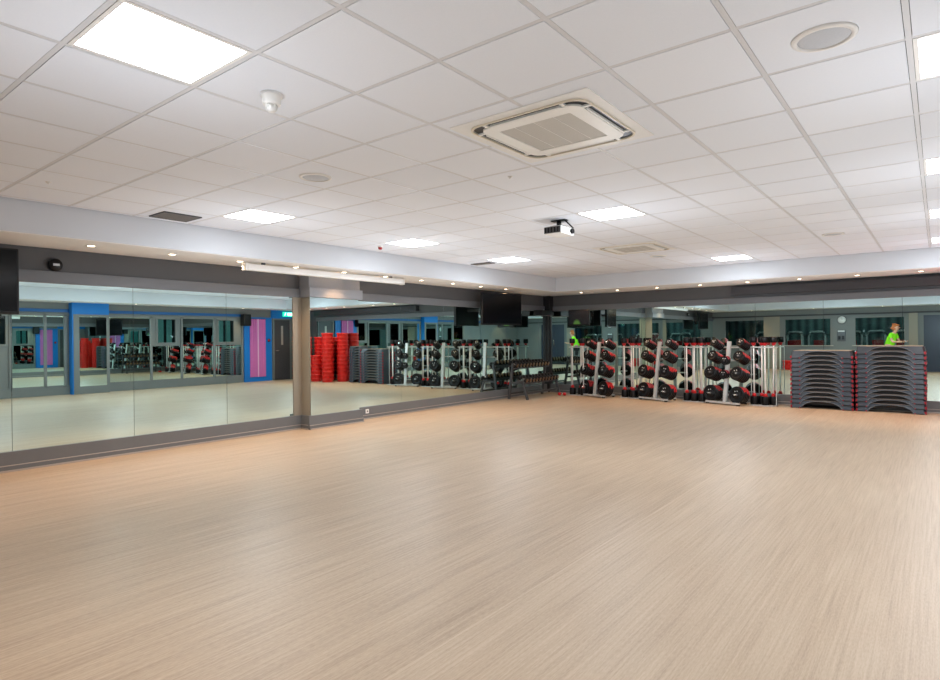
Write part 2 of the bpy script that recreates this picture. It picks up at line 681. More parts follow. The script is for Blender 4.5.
# window openings and panes; wall surface made of segments
WINS = [(hy(-35), hy(8)), (hy(156), hy(177)), (hy(217), hy(235))]
w = MB().m(M_RW)
edges = [YR] + [v for p in WINS for v in p] + [YW + .1]
for k in range(0, len(edges), 2):
    w.box(XR, XR + .3, edges[k], edges[k + 1], 0, ZB)
for a, b in WINS:
    w.box(XR, XR + .3, a, b, 0, 1.27)
    w.box(XR, XR + .3, a, b, 2.05, ZB)
w.m(M_DBLUE).box(XR - .03, XR, YR, hy(243), 2.13, 2.21)
struct(w.link('wall_right_lining', bevel=.003))
for n_, (a, b) in enumerate(WINS):
    t = thing('window_%d' % (n_ + 1), None, None, (XR, (a + b) / 2, 1.27))
    t['kind'] = 'structure'
    L_ = (b - a) / 2
    f = MB().m(M_RW)
    f.box(-.02, .05, -L_, -L_ + .05, 0, .78).box(-.02, .05, L_ - .05, L_, 0, .78)
    f.box(-.02, .05, -L_ + .05, L_ - .05, 0, .05).box(-.02, .05, -L_ + .05, L_ - .05, .73, .78)
    f.link('window_frame', t)
    mb(M_GLASS).box(.02, .026, -L_ + .05, L_ - .05, .05, .73).link('window_pane', t)
    k = MB().m(M_MINT)
    for a2, b2 in ((-.92, -.25), (.15, .5)):
        yy = a2 * L_
        while yy < b2 * L_:
            k.box(.10, .112, yy, yy + .075, .0, .78)
            yy += .082
    k.link('window_blind', t)
# mirror cladding on the right wall
rm = [(hy(12), hy(44), .25, 2.03, 'tall mirror pane on right wall, nearest the camera'),
      (hy(46), hy(64), .25, 2.03, 'tall mirror pane on right wall, just before the blue pillar'),
      (hy(109), hy(130), .25, 2.03, 'tall mirror pane on right wall, first beyond the blue pillar'),
      (hy(130.2), hy(150), .25, 2.03, 'tall mirror pane on right wall, second beyond the blue pillar'),
      (hy(152), hy(181), .25, 1.22, 'low mirror pane under the first blind window beyond the blue pillar'),
      (hy(182), hy(213), .25, 2.03, 'tall mirror pane on right wall between the two blind windows'),
      (hy(215), hy(241), .25, 1.22, 'low mirror pane under the window nearest the pink hanging')]
for a, b, z0, z1, lb in rm:
    ww = MB().m(M_MIRROR)
    ww.box(-.006, 0, 0, b - a, 0, z1 - z0)
    o = ww.link('wall_mirror', loc=(XR - .001, a, z0))
    tag(o, lb, 'mirror', 'mirror panes around the studio walls')
# grey mouldings between them
w = MB().m(M_RW)
for px in (10, 45, 65, 108, 151, 181.5, 214, 242):
    w.box(XR - .035, XR, hy(px) - .03, hy(px) + .03, .2, 2.08)
w.box(XR - .035, XR, YR, hy(242), 2.03, 2.10)
w.box(XR - .035, XR, YR, hy(242), 0, .24)
struct(w.link('trim_10', bevel=.003))
# blue pillar with its mirror
pa, pb = hy(69), hy(106)
w = MB().m(M_BLUE).box(XR - .22, XR, pa, pb, 0, ZB)
w.m(M_RW).box(XR - .235, XR - .22, pa + .03, pb - .0, .0, 2.08)
struct(w.link('trim_11', bevel=.003))
pane('mirror pane on the front of the blue pillar', y0=hy(76), y1=hy(103), x=XR - .236, z0=.2, z1=2.02)
# far end of the right wall: blue panel, pink hanging, door, exit sign
w = MB().m(M_BLUE).box(XR - .05, XR, hy(243.5), hy(271), 0, 2.12)
w.m(M_BLUE).box(XR - .05, XR, hy(271), YW, 2.1, ZB)
struct(w.link('trim_12', bevel=.003))
ya, yb = hy(249), hy(264)
t = thing('wall_hanging', 'long pink fabric hanging with pale centre stripe on blue panel', 'wall hanging', (XR - .051, (ya + yb) / 2, .16))
w = MB().m(M_PINK)
L_ = (yb - ya) / 2
n = 14
for k in range(n):
    a = -L_ + k * 2 * L_ / n
    dx = -.012 if k % 2 else 0
    w.box(-.03 + dx, -.002 + dx * .0, a, a + 2 * L_ / n, 0, 1.9)
w.link('fabric', t)
mb(M_PINKL).box(-.048, -.043, -.02, .02, 0, 1.9).link('centre_stripe', t)
mb(M_STEEL).tube((-.03, -L_ - .03, 1.905), (-.03, L_ + .03, 1.905), .012).link('hanging_rail', t)
o = MB().m(M_NAVY).lathe([(0, 0), (.06, 0), (.06, .008), (0, .008)], n=20)
o.m(M_RED).lathe([(0, .008), (.035, .008), (.035, .012), (0, .012)], n=20)
o = o.link('round_notice', loc=(XR - .051, hy(268), 1.36), rot=(0, -PI / 2, 0))
tag(o, 'small round dark notice with red centre on blue panel beside door', 'sign')
da, db = hy(272.5), min(hy(290.5), YW - .03)
t = thing('door_1', None, None, (XR, (da + db) / 2, 0))
t['kind'] = 'structure'
L_ = (db - da) / 2
f = MB().m(M_RW).box(-.04, .0, -L_, -L_ + .05, 0, 2.1).box(-.04, 0, L_ - .05, L_, 0, 2.1).box(-.04, 0, -L_ + .05, L_ - .05, 2.05, 2.1)
f.link('door_frame', t)
d = mb(M_DOOR).box(-.03, -.001, -L_ + .05, L_ - .05, .01, 2.05).link('door_leaf', t)
mb(M_STRIP).box(-.034, -.03, -.04, .04, 1.2, 1.85).link('vision_panel', d)
mb(M_CHROME).tube((-.07, -L_ + .1, 1.0), (-.07, -L_ + .22, 1.0), .01).tube((-.07, -L_ + .1, 1.0), (-.03, -L_ + .1, 1.0), .01).link('door_handle', d)
ey = hy(286)
t = thing('exit_sign', 'lit green and white exit sign with running figure above the door', 'sign', (XR - .12, ey, 2.17))
mb(M_EXIT).box(-.015, .015, -.2, .2, 0, .16).link('sign_panel', t, bevel=.003)
w = MB().m(M_EXITW).box(-.019, -.015, -.02, .17, .03, .13)
w.link('arrow_field', t)
w = MB().m(M_EXITW)
w.lathe([(0, -.002), (.014, -.002), (.014, .002), (0, .002)], (0, 0, 0), 10, Matrix.Translation((-.017, -.10, .125)) @ Matrix.Rotation(PI / 2, 4, 'Y'))
w.bar((-.017, -.105, .11), (-.017, -.12, .07), .006, .022, (0, 1, 0))
w.bar((-.017, -.12, .07), (-.017, -.09, .04), .006, .012, (0, 1, 0)).bar((-.017, -.12, .07), (-.017, -.15, .03), .006, .012, (0, 1, 0))
w.bar((-.017, -.105, .105), (-.017, -.075, .085), .006, .01, (0, 1, 0))
w.link('running_figure', t)
w = MB().m(M_EXIT)
w.bar((-.021, .02, .08), (-.021, .13, .08), .004, .014, (0, 1, 0)).bar((-.021, .06, .11), (-.021, .02, .08), .004, .014, (0, 1, 0)).bar((-.021, .06, .05), (-.021, .02, .08), .004, .014, (0, 1, 0))
w.link('arrow', t)
for yy in (-.1, .1):
    mb(M_STEEL).tube((0, yy, .16), (0, yy, ZB - 2.176), .006).link('hanger', t)
# speaker next to the blue panel
t = thing('wall_speaker', 'black wall loudspeaker at the left edge of the blue panel', 'speaker', (XR - .17, hy(243), 1.83))
mb(M_BLACK).box(-.12, .1, -.13, .13, 0, .38).link('cabinet', t, bevel=.02)
mb(M_STEEL).box(.1, .165, -.03, .03, .15, .22).link('bracket', t)

# ------------------------------------------------------------------ wall behind the camera (seen in the back mirrors)


def bx(px, y=YR):
    return -(2 * 12.868 - y) * math.tan(math.radians(38.203) - math.atan((px - 470) / F_PX))


OP = [(-7.2, -5.55), (bx(784), bx(832)), (bx(854), bx(906))]
DOOR = (bx(922), 1.0)
w = MB().m(M_RW)
ed = [XW - .2] + [v for p in OP for v in p] + [DOOR[0], DOOR[1], XR + .3]
for k in range(0, len(ed), 2):
    w.box(ed[k], ed[k + 1], YR - .12, YR, 0, ZB)
for a, b in OP:
    w.box(a, b, YR - .12, YR, 0, .96)
    w.box(a, b, YR - .12, YR, 2.04, ZB)
w.box(DOOR[0], DOOR[1], YR - .12, YR, 2.08, ZB)
w.m(M_BEIGE).box(bx(764), bx(780), YR, YR + .05, 0, 2.12)
w.box(bx(909), bx(918), YR, YR + .05, 0, 2.12)
w.m(M_WALLD).box(XW, XR, YR, YR + .07, 2.12, 2.17)
struct(w.link('wall_rear', bevel=.003))
for n_, (a, b) in enumerate(OP):
    t = thing('window_%d' % (n_ + 4), None, None, ((a + b) / 2, YR, .96))
    t['kind'] = 'structure'
    L_ = (b - a) / 2
    f = MB().m(M_RW)
    f.box(-L_, -L_ + .05, -.1, .02, 0, 1.08).box(L_ - .05, L_, -.1, .02, 0, 1.08)
    f.box(-L_ + .05, L_ - .05, -.1, .02, 1.03, 1.08)
    f.link('window_frame', t)
    mb(M_STRIP).box(-L_ - .05, L_ + .05, -.12, .09, -.025, .0).link('window_sill', t)
    mb(M_GLASS).box(-L_ + .05, L_ - .05, -.055, -.049, .0, 1.03).link('window_pane', t)
t = thing('door_2', None, None, ((DOOR[0] + DOOR[1]) / 2, YR, 0))
t['kind'] = 'structure'
L_ = (DOOR[1] - DOOR[0]) / 2
MB().m(M_RW).box(-L_, -L_ + .05, -.1, .02, 0, 2.08).box(L_ - .05, L_, -.1, .02, 0, 2.08).box(-L_ + .05, L_ - .05, -.1, .02, 2.03, 2.08).link('door_frame', t)
for s in (-1, 1):
    lf = mb(M_NAVY).box(min(0.003 * s, s * (L_ - .05)), max(.003 * s, s * (L_ - .05)), -.07, -.03, .01, 2.03).link('door_leaf', t)
    mb(M_CHROME).tube((s * .08, .02, .95), (s * .08, .02, 1.25), .012).tube((s * .08, .02, .97), (s * .08, -.03, .97), .008).tube((s * .08, .02, 1.23), (s * .08, -.03, 1.23), .008).link('door_handle', lf)
# clock and wall panel
t = thing('wall_clock', 'round white wall clock between the two rear windows', 'clock', (bx(842), YR, 1.93))
R90 = Matrix.Rotation(-PI / 2, 4, 'X')
mb(M_STEEL).lathe([(0, 0), (.15, 0), (.155, .02), (.15, .04), (.135, .04), (.135, .03), (0, .03)], n=32, mx=R90).link('rim', t)
mb(M_OFFW).lathe([(0, .031), (.134, .031), (.134, .033), (0, .033)], n=32, mx=R90).link('dial', t)
mb(M_BLACK).bar((0, .036, 0), (.05, .036, .05), .004, .012, (0, 1, 0)).link('hour_hand', t)
mb(M_BLACK).bar((0, .036, 0), (.0, .036, .10), .004, .008, (0, 1, 0)).link('minute_hand', t)
for k in range(12):
    w = mb(M_BLACK)
    a = k * PI / 6
    w.bar((.11 * math.sin(a), .035, .11 * math.cos(a)), (.125 * math.sin(a), .035, .125 * math.cos(a)), .003, .008, (0, 1, 0))
    w.link('hour_mark', t)
t = thing('wall_phone', 'grey wall telephone unit mounted below the rear clock', 'telephone', (bx(841.5), YR, 1.12))
mb(M_STEEL).box(-.14, .14, 0, .06, 0, .42).link('housing', t, bevel=.01)
mb(M_BLACK).box(-.10, -.02, .06, .09, .06, .2).link('handset', t, bevel=.01)
mb(M_BLACK).box(.02, .10, .06, .075, .06, .2).link('keypad', t, bevel=.004)
mb(M_OFFW).box(-.11, .11, .06, .066, .36, .40).link('label_strip', t)

# gym room beyond the rear windows
struct(mb(M_GYMF).box(-8.4, 2.6, -6.2, YR - .12, -.05, 0).link('floor_gym'))
struct(mb(M_TEAL).box(-8.4, 2.6, -6.3, -6.2, 0, 2.8).link('wall_gym'))
struct(mb(M_WALLD).box(-8.4, 2.6, -6.3, YR - .12, 2.8, 2.85).link('ceiling_gym'))
struct(MB().m(M_WALL).box(-8.5, -8.4, -6.3, YR - .12, 0, 2.8).link('wall_gym_left'))
struct(MB().m(M_WALL).box(2.6, 2.7, -6.3, YR - .12, 0, 2.8).link('wall_gym_right'))
for k, (x, y) in enumerate(((-5.6, -3.2), (-3.3, -3.0), (-1.4, -3.2), (-4.6, -5.2), (-2.0, -5.0))):
    o = mb(M_GYML).box(x - .28, x + .28, y - .28, y + .28, 2.785, 2.799).link('ceiling_light')
    tag(o, 'square ceiling light in the gym beyond the rear windows, %s' % ['front left', 'front middle', 'front right', 'rear left', 'rear right'][k], 'light', 'gym ceiling lights')


def machine():
    t = thing('exercise_machine', 'x', 'exercise machine', (0, 0, 0), 0, 'exercise machines in the gym')
    f = MB().m(M_OFFW)
    f.path([(-.3, .25, .03), (-.3, .25, 1.35), (-.22, .25, 1.5), (.22, .25, 1.5), (.3, .25, 1.35), (.3, .25, .03)], .035)
    f.bar((-.45, .25, .03), (.45, .25, .03), .06, .06).bar((0, .25, .03), (0, -.6, .03), .06, .06).bar((0, -.5, .03), (0, -.35, .45), .06, .06)
    f.link('frame', t)
    mb(M_BLACK).box(-.2, .2, -.55, -.1, .45, .53).link('seat', t, bevel=.02)
    mb(M_RED).box(-.18, .18, -.1, -.02, .6, 1.15).link('back_pad', t, bevel=.02)
    s = MB().m(M_BLACK)
    for k in range(10):
        s.box(-.13, .13, .16, .34, .1 + k * .045, .138 + k * .045)
    s.link('weight_stack', t)
    mb(M_STEEL).path([(-.5, -.2, 1.3), (-.3, .2, 1.42), (.3, .2, 1.42), (.5, -.2, 1.3)], .018).link('handle_bar', t)
    return t


mp_ = [(-5.9, -2.3, 2.9), (-4.75, -1.9, 3.3), (-3.9, -2.4, 2.8), (-2.7, -2.0, 3.2), (-1.85, -1.9, 2.9), (-1.1, -2.5, 3.4), (-3.2, -4.2, .3), (-5.0, -4.3, .2)]
mch = machine()
ml_ = ['behind the far left rear window', 'at the left edge of the wide rear window', 'in the middle of the wide rear window', 'behind the pier under the clock',
       'at the left side of the window by the door', 'at the right side of the window by the door', 'at the back of the gym, right', 'at the back of the gym, left']
for k, (x, y, r) in enumerate(mp_):
    lb = 'white framed exercise machine ' + ml_[k]
    o = mch if k == 0 else dup(mch)
    o.location = (x, y, 0)
    o.rotation_euler = (0, 0, r)
    o['label'] = lb

# ------------------------------------------------------------------ ceiling fittings


def light_label(i, j):
    col = {-9: 'along the left bulkhead', -4: 'in the middle row', 1: 'at the right edge of view'}[i]
    row = {-1: 'nearest the camera', 3: 'second from the camera', 7: 'third from the camera', 11: 'fourth from the camera', 15: 'nearest the back wall'}[j]
    return 'square white ceiling light panel %s, %s' % (col, row)


first = None
for (i, j) in PANELS:
    x, y = GX + (i + .5) * T, GY + (j + .5) * T
    if y > YBF - .3:
        continue
    if first is None:
        t = thing('ceiling_light', '', 'light', (x, y, CEIL), 0, 'ceiling light panels')
        h = T / 2 - .014
        f = MB().m(M_OFFW)
        f.box(-h, -h + .02, -h, h, -.001, .02).box(h - .02, h, -h, h, -.001, .02).box(-h + .02, h - .02, -h, -h + .02, -.001, .02).box(-h + .02, h - .02, h - .02, h, -.001, .02)
        f.link('frame', t)
        mb(M_PANEL).box(-h + .02, h - .02, -h + .02, h - .02, .002, .012).link('diffuser', t)
        first = t
    else:
        t = dup(first, (x, y, CEIL))
    t['label'] = light_label(i, j)
    ld = bpy.data.lights.new('panel_fill_lamp', 'POINT')  # added lamp without a fixture, brightens the ceiling around the panel
    ld.energy = FILL_W
    ld.color = lin((238, 246, 255))
    ld.shadow_soft_size = 0.0
    lo = bpy.data.objects.new('panel_fill_lamp', ld)
    COL.objects.link(lo)
    lo.location = (x, y, CEIL - 1.15)

# soffit downlights
dl = []
for k in range(12):
    dl.append((-7.15, 2.52 + .866 * (k - 2), 'left', k))
for k in range(10):
    dl.append((-6.42 + .885 * k, 12.28, 'back', k))
for k in range(4):
    dl.append((2.0, .8 + 3.2 * k, 'right', k))
for k in range(4):
    dl.append((-6 + 2.2 * k, -.5, 'rear', k))
first = None
for (x, y, side, k) in dl:
    lb = {'left': 'recessed downlight in the left soffit, %s from the near end' % ORD[k], 'back': 'recessed downlight in the back soffit, %s from the corner' % ORD[k],
          'right': 'recessed downlight in the right soffit, %s from the near end' % ORD[k], 'rear': 'recessed downlight in the rear soffit, %s from the left' % ORD[k]}[side]
    if first is None:
        t = thing('downlight', lb, 'light', (x, y, ZB - .006), 0, 'recessed soffit downlights')
        mb(M_OFFW).lathe([(.034, -.004), (.050, -.004), (.052, .0), (.034, .0), (.034, -.004)], n=20).link('bezel', t)
        mb(M_DOWN).lathe([(0, -.003), (.034, -.003), (.034, -.001), (0, -.001)], n=16).link('lamp', t)
        first = t
    else:
        t = dup(first, (x, y, ZB - .006), label=lb)
    ld = bpy.data.lights.new('downlight_beam', 'SPOT')
    ld.energy = SPOT_W
    ld.color = lin((255, 200, 146))
    ld.spot_size = math.radians(105)
    ld.spot_blend = .6
    ld.shadow_soft_size = .03
    lo = bpy.data.objects.new('downlight_beam', ld)
    COL.objects.link(lo)
    lo.location = (x, y, ZB - .026)


# air-conditioning cassettes
def rsq(h, r, n=6):
    pts = []
    for cx, cy, a0 in ((h - r, h - r, 0), (-h + r, h - r, PI / 2), (-h + r, -h + r, PI), (h - r, -h + r, 1.5 * PI)):
        for k in range(n + 1):
            a = a0 + k * PI / 2 / n
            pts.append((cx + r * math.cos(a), cy + r * math.sin(a)))
    return pts


def frame_ring(w, h1, h2, r1, r2, z0, z1):
    A, B = rsq(h1, r1), rsq(h2, r2)
    n = len(A)
    rows = []
    for P, z in ((A, z0), (A, z1), (B, z1), (B, z0)):
        rows.append([w.bm.verts.new((x, y, z)) for x, y in P])
    fs = []
    for k in range(4):
        P, Q = rows[k], rows[(k + 1) % 4]
        for i in range(n):
            j = (i + 1) % n
            fs.append(w.bm.faces.new((P[i], P[j], Q[j], Q[i])))
    w._new(fs)


def cassette(lb, loc):
    t = thing('air_conditioner', lb, 'air conditioner', loc, 0, 'ceiling air conditioners')
    w = MB().m(M_OFFP)
    frame_ring(w, .485, .405, .012, .10, 0, -.006)
    w.link('outer_panel', t)
    w = MB().m(M_RIM)
    frame_ring(w, .416, .403, .105, .10, -.004, -.016)
    w.link('rim', t, bevel=.003)
    mb(M_BLACK).prism(rsq(.402, .10), -.004, 0).link('air_gap', t)
    w = MB().m(M_CREAM)
    frame_ring(w, .352, .255, .075, .012, -.003, -.018)
    w.link('fascia', t, bevel=.003)
    for k in range(4):
        mx = Matrix.Rotation(k * PI / 2, 4, 'Z')
        w = MB().m(M_CREAM).box(-.25, .25, .362, .366, -.016, -.004, mx)
        w.prism([(-.25, .358), (.25, .358), (.25, .368), (-.25, .368)], -.018, -.014, mx)
        w.link('air_flap', t)
        for xa in (-.285, .262):
            MB().m(M_CREAM).box(xa, xa + .023, .350, .405, -.014, -.004, mx).link('flap_hinge', t)
    mb(M_GRILLE).box(-.252, .252, -.252, .252, -.014, -.004).link('intake_grille', t)
    w = MB().m(M_CREAM)
    for x in (-.14, 0, .14):
        w.box(x - .0015, x + .0015, -.25, .25, -.0155, -.014)
    w.link('grille_bar', t)
    return t


ac = cassette('large cream square air conditioning cassette in the ceiling, nearest the camera', (-1.965, 3.405, CEIL))
dup(ac, (-3.62, 8.66, CEIL), label='smaller looking cream air conditioning cassette near the back bulkhead')

# ceiling speakers
first = None
for x, y, lb in ((-.40, 3.12, 'round grey ceiling speaker at the upper right, nearest the camera'), (-4.04, 3.09, 'round grey ceiling speaker left of the big air conditioner'),
                 (-1.1, 9.24, 'round grey ceiling speaker near the back bulkhead, right of the room'), (-3.67, 9.75, 'round grey ceiling speaker behind the far air conditioner')):
    if first is None:
        t = thing('ceiling_speaker', lb, 'speaker', (x, y, CEIL), 0, 'round ceiling speakers')
        mb(M_OFFW).lathe([(.108, 0), (.133, 0), (.130, -.008), (.108, -.012), (.108, 0)], n=36).link('rim', t)
        mb(M_SPK).lathe([(0, -.007), (.1, -.007), (.108, -.003), (.108, 0), (0, 0)], n=36).link('grille', t)
        first = t
    else:
        dup(first, (x, y, CEIL), label=lb)

t = thing('smoke_detector', 'white domed smoke detector beside the large light panel', 'smoke detector', (-2.86, 1.90, CEIL))
mb(M_OFFW).lathe([(0, 0), (.058, 0), (.058, -.018), (.05, -.022), (.05, -.05), (.044, -.062), (0, -.062)], n=28).link('base', t)
w = mb(M_OFFW).lathe([(0, -.062), (.03, -.062), (.026, -.09), (.018, -.098), (0, -.1)], n=18)
for k in range(8):
    a = k * PI / 4
    w.bar((.034 * math.cos(a), .034 * math.sin(a), -.06), (.024 * math.cos(a), .024 * math.sin(a), -.09), .005, .005)
w.link('sensing_chamber', t)

for x0, x1, y0, y1, lb in ((-6.62, -6.27, 2.89, 3.29, 'dark ceiling vent grille at the left bulkhead, nearest the camera'), (-6.62, -6.2, 8.45, 8.62, 'slim dark ceiling vent by the farthest left light panel')):
    t = thing('ceiling_vent', lb, 'vent', ((x0 + x1) / 2, (y0 + y1) / 2, CEIL))
    a, b = (x1 - x0) / 2, (y1 - y0) / 2
    mb(M_STEEL).box(-a, -a + .012, -b, b, -.012, 0).box(a - .012, a, -b, b, -.012, 0).box(-a, a, -b, -b + .012, -.012, 0).box(-a, a, b - .012, b, -.012, 0).link('frame', t)
    w = mb(M_VENT)
    k = -a + .02
    while k < a - .02:
        w.box(k, k + .006, -b + .01, b - .01, -.010, -.002)
        k += .018
    w.link('louvre', t)
    mb(M_DRIVE).box(-a + .012, a - .012, -b + .012, b - .012, -.002, 0).link('backing', t)

for x, y, lb in ((-5.86, 1.75, 'tiny white ceiling sensor near the left bulkhead'), (-2.8, 4.12, 'tiny white ceiling sensor beyond the big air conditioner')):
    t = thing('ceiling_sensor', lb, 'sensor', (x, y, CEIL))
    mb(M_OFFW).lathe([(0, 0), (.022, 0), (.02, -.005), (0, -.005)], n=16).link('base', t)
    mb(M_OFFW).lathe([(0, -.005), (.009, -.005), (.007, -.016), (0, -.018)], n=12).link('lens', t)
t = thing('alarm_beacon', 'small red fire alarm beacon on the ceiling by the left bulkhead', 'alarm', (-6.31, 5.95, CEIL))
mb(M_OFFW).lathe([(0, 0), (.04, 0), (.038, -.02), (0, -.02)], n=18).link('base', t)
mb(M_DRED).lathe([(0, -.02), (.030, -.02), (.028, -.045), (.018, -.052), (0, -.053)], n=18).link('dome', t)

# projector
t = thing('projector', 'white ceiling projector with grey vented end on a black bracket', 'projector', (-3.42, 6.02, 2.52))
mb(M_OFFW).box(-.11, .11, -.15, .15, 0, .085).link('body', t, bevel=.008)
w = mb(M_STEEL).box(-.105, .105, -.156, -.151, .008, .078)
w.link('vent_end', t)
w = mb(M_BLACK)
for k in range(5):
    w.box(-.098 + k * .04, -.078 + k * .04, -.159, -.156, .014, .072)
w.link('vent_slot', t)
mb(M_BLACK).tube((.111, .09, .045), (.135, .09, .045), .03).link('lens', t)
w = mb(M_BLACK).box(-.08, .10, -.05, .03, CEIL - 2.52 - .012, CEIL - 2.52)
w.tube((0, 0, .10), (0, 0, CEIL - 2.52 - .01), .028)
w.box(-.07, .07, -.08, .06, .086, .102)
w.bar((.09, -.01, CEIL - 2.52 - .015), (.105, .14, .09), .014, .01)
w.link('ceiling_bracket', t)

# projection screen case under the left bulkhead
t = thing('screen_housing', 'long white projection screen case under the left bulkhead', 'projection screen', (-7.07, 5.72, 2.262))
mb(M_OFFW).box(-.045, .045, -1.43, 1.43, 0, .088).link('case', t, bevel=.012)
mb(M_OFFW).box(-.05, .05, -1.455, -1.43, -.005, .094).link('end_cap', t, bevel=.006)
mb(M_OFFW).box(-.05, .05, 1.43, 1.455, -.005, .094).link('end_cap', t, bevel=.006)
for yy in (-1.2, 1.15):
    mb(M_STEEL).box(-.01, .01, yy, yy + .05, .088, .118).link('hanger', t)

# small black wall sensor
t = thing('motion_sensor', 'small black motion sensor high on the left wall', 'sensor', (XW, 2.34, 2.2))
RY = Matrix.Rotation(PI / 2, 4, 'Y')
mb(M_BLACK).lathe([(0, -.008), (.07, -.008), (.07, .035), (.06, .05), (0, .055)], n=20, mx=RY).link('body', t)
mb(M_SPK).box(.055, .062, -.03, .03, -.012, .012).link('lens_strip', t)


# televisions
def tv(lb, loc, rotz, W, H, tilt=0, arm=None, screen=M_GLOSS):
    t = thing('television', lb, 'television', loc, rotz)
    if tilt:
        t.rotation_euler = (tilt, 0, rotz)
    mb(M_BLACK).box(-W / 2, W / 2, 0, .06, 0, H).link('casing', t, bevel=.008)
    mb(screen).box(-W / 2 + .02, W / 2 - .02, -.003, 0, .03, H - .02).link('screen', t)
    if arm:
        mb(M_STEEL).bar((0, .06, H / 2), (0, arm, H / 2), .06, .06).box(-.15, .15, arm - .01, arm, H / 2 - .12, H / 2 + .12).link('bracket', t)
    return t


tv('large black television at the left edge, hung in front of the mirror', (-7.34, 1.37, 1.635), PI / 2, 1.12, .665, arm=.318)
tv('large black wall television on the left wall near the corner', (-7.17, 10.22, 1.625), math.radians(78), 1.12, .67, arm=.42)
o = tv('small wall television with a painted green reflection, on the back wall', (-6.62, YW - .34, 1.63), math.radians(4), .52, .37, arm=.30, screen=M_SCREEN)

# speaker in the corner
t = thing('corner_speaker', 'slim black speaker mounted high in the mirror corner', 'speaker', (-7.50, 12.42, 1.88))
mb(M_BLACK).box(-.12, .12, -.28, .28, 0, .13).link('cabinet', t, bevel=.012)
mb(M_SPK).box(-.004, .004, -.02, .02, .13, .15).link('bracket', t)

# socket on the skirting
t = thing('wall_socket', 'white socket plate on the skirting just past the column', 'socket', (XW + .028, 6.86, .13))
mb(M_OFFW).box(0, .01, -.035, .035, -.035, .035).link('plate', t, bevel=.002)
mb(M_BLACK).box(.01, .012, -.012, .012, -.012, .012).link('outlet', t)

# ------------------------------------------------------------------ step platforms


def arch(x):
    a = abs(x)
    if a >= .325:
        return 0
    t_ = (.325 - a) / .325
    return .022 * min(1, t_ / .04) + .105 * (1 - (1 - t_) ** 3.2)


def step_proto():
    t = thing('step_platform', '', 'exercise step', (0, 0, 0), 0, 'stacked exercise steps')
    H = .146
    # shell: skirts leaning outwards, front and rear with an arched opening
    w = MB().m(M_STEP)
    N = 26

    def P(x, yside, z, inn=0):
        k = z / H
        xx = x * (1 - .055 * k)
        yy = (.182 - .028 * k) - inn
        return Vector((xx, yside * yy, z))
    ar = arch
    for s in (-1, 1):
        af = ar if s < 0 else (lambda x: 0)
        xs_ = [-.5 + .03 + k * (.94 / N) for k in range(N + 1)]
        for k in range(N):
            xa, xb = xs_[k], xs_[k + 1]
            o_ = [P(xa, s, af(xa)), P(xb, s, af(xb)), P(xb, s, H - .014), P(xa, s, H - .014)]
            i_ = [P(xa, s, af(xa), .005), P(xb, s, af(xb), .005), P(xb, s, H - .014, .005), P(xa, s, H - .014, .005)]
            w.m(M_STEP).quad(*o_)
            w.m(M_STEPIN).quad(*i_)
            w.m(M_STEP).quad(o_[0], o_[1], i_[1], i_[0])
    for s in (-1, 1):
        a, b = .5, .472
        w.m(M_STEP)
        z1 = H - .014
        pts = [(s * .5, -.15, 0), (s * .5, .15, 0), (s * .4725, .125, z1), (s * .4725, -.125, z1)]
        w.quad(*pts)
        w.m(M_STEPIN).quad(*[(p[0] - s * .005, p[1], p[2]) for p in pts])
        for q in (-1, 1):   # rounded corner
            w.m(M_STEP).quad((s * .5, q * .15, 0), (s * .47, q * .182, 0), (s * .4455, q * .1565, z1), (s * .4725, q * .125, z1))
    w.m(M_STEP).box(-.455, .455, -.150, .150, H - .016, H - .008)
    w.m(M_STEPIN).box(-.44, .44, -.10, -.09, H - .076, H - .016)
    w.link('shell', t)
    w = MB().m(M_LIP)      # rolled lip round the arched opening
    for s in (-1,):
        pts = [Vector((x, s * (.1845 - .028 * arch(x) / H), arch(x) + .006)) for x in [-.335 + k * .67 / 30 for k in range(31)]]
        w.path(pts, .006, 6)
    w.link('arch_lip', t)
    mb(M_MAT).box(-.452, .452, -.142, .142, H - .008, H).link('top_mat', t, bevel=.003)
    w = None
    for sx in (-1, 1):
        for sy in (-1, 1):
            w = MB().m(M_DRED)
            w.box(sx * .338 - .011, sx * .338 + .011, sy * .176 - .010, sy * .176 + .010, 0.001, .022)
            w.box(min(sx * .468, sx * .498), max(sx * .468, sx * .498), sy * .158 - .014, sy * .158 + .014, 0.001, .05)
            w.m(M_STEPIN).box(min(sx * .35, sx * .466), max(sx * .35, sx * .466), sy * .178 - .007, sy * .178 + .007, 0.001, .014)  # dark strip painted for the shaded gap between stacked steps
            w.link('foot', t)
    return t


proto = step_proto()
used = False
names = {}
for (xc, yc, cnt, lbl) in ((-1.69, 12.62, 12, 'shorter stack beside the barbells'), (-.665, 12.655, 13, 'taller right hand stack')):
    for k in range(cnt):
        jx = random.uniform(-.004, .004)
        fromtop = cnt - 1 - k
        lab = ('grey topped black exercise step, topmost of the %s' % lbl) if fromtop == 0 else 'black step, %s from the top of the %s' % (ORD[fromtop], lbl)
        if not used:
            o = proto
            used = True
        else:
            o = dup(proto)
        o.location = (xc + jx, yc, .001 + k * .0835)
        o['label'] = lab

# ------------------------------------------------------------------ weight plates, racks, barbells


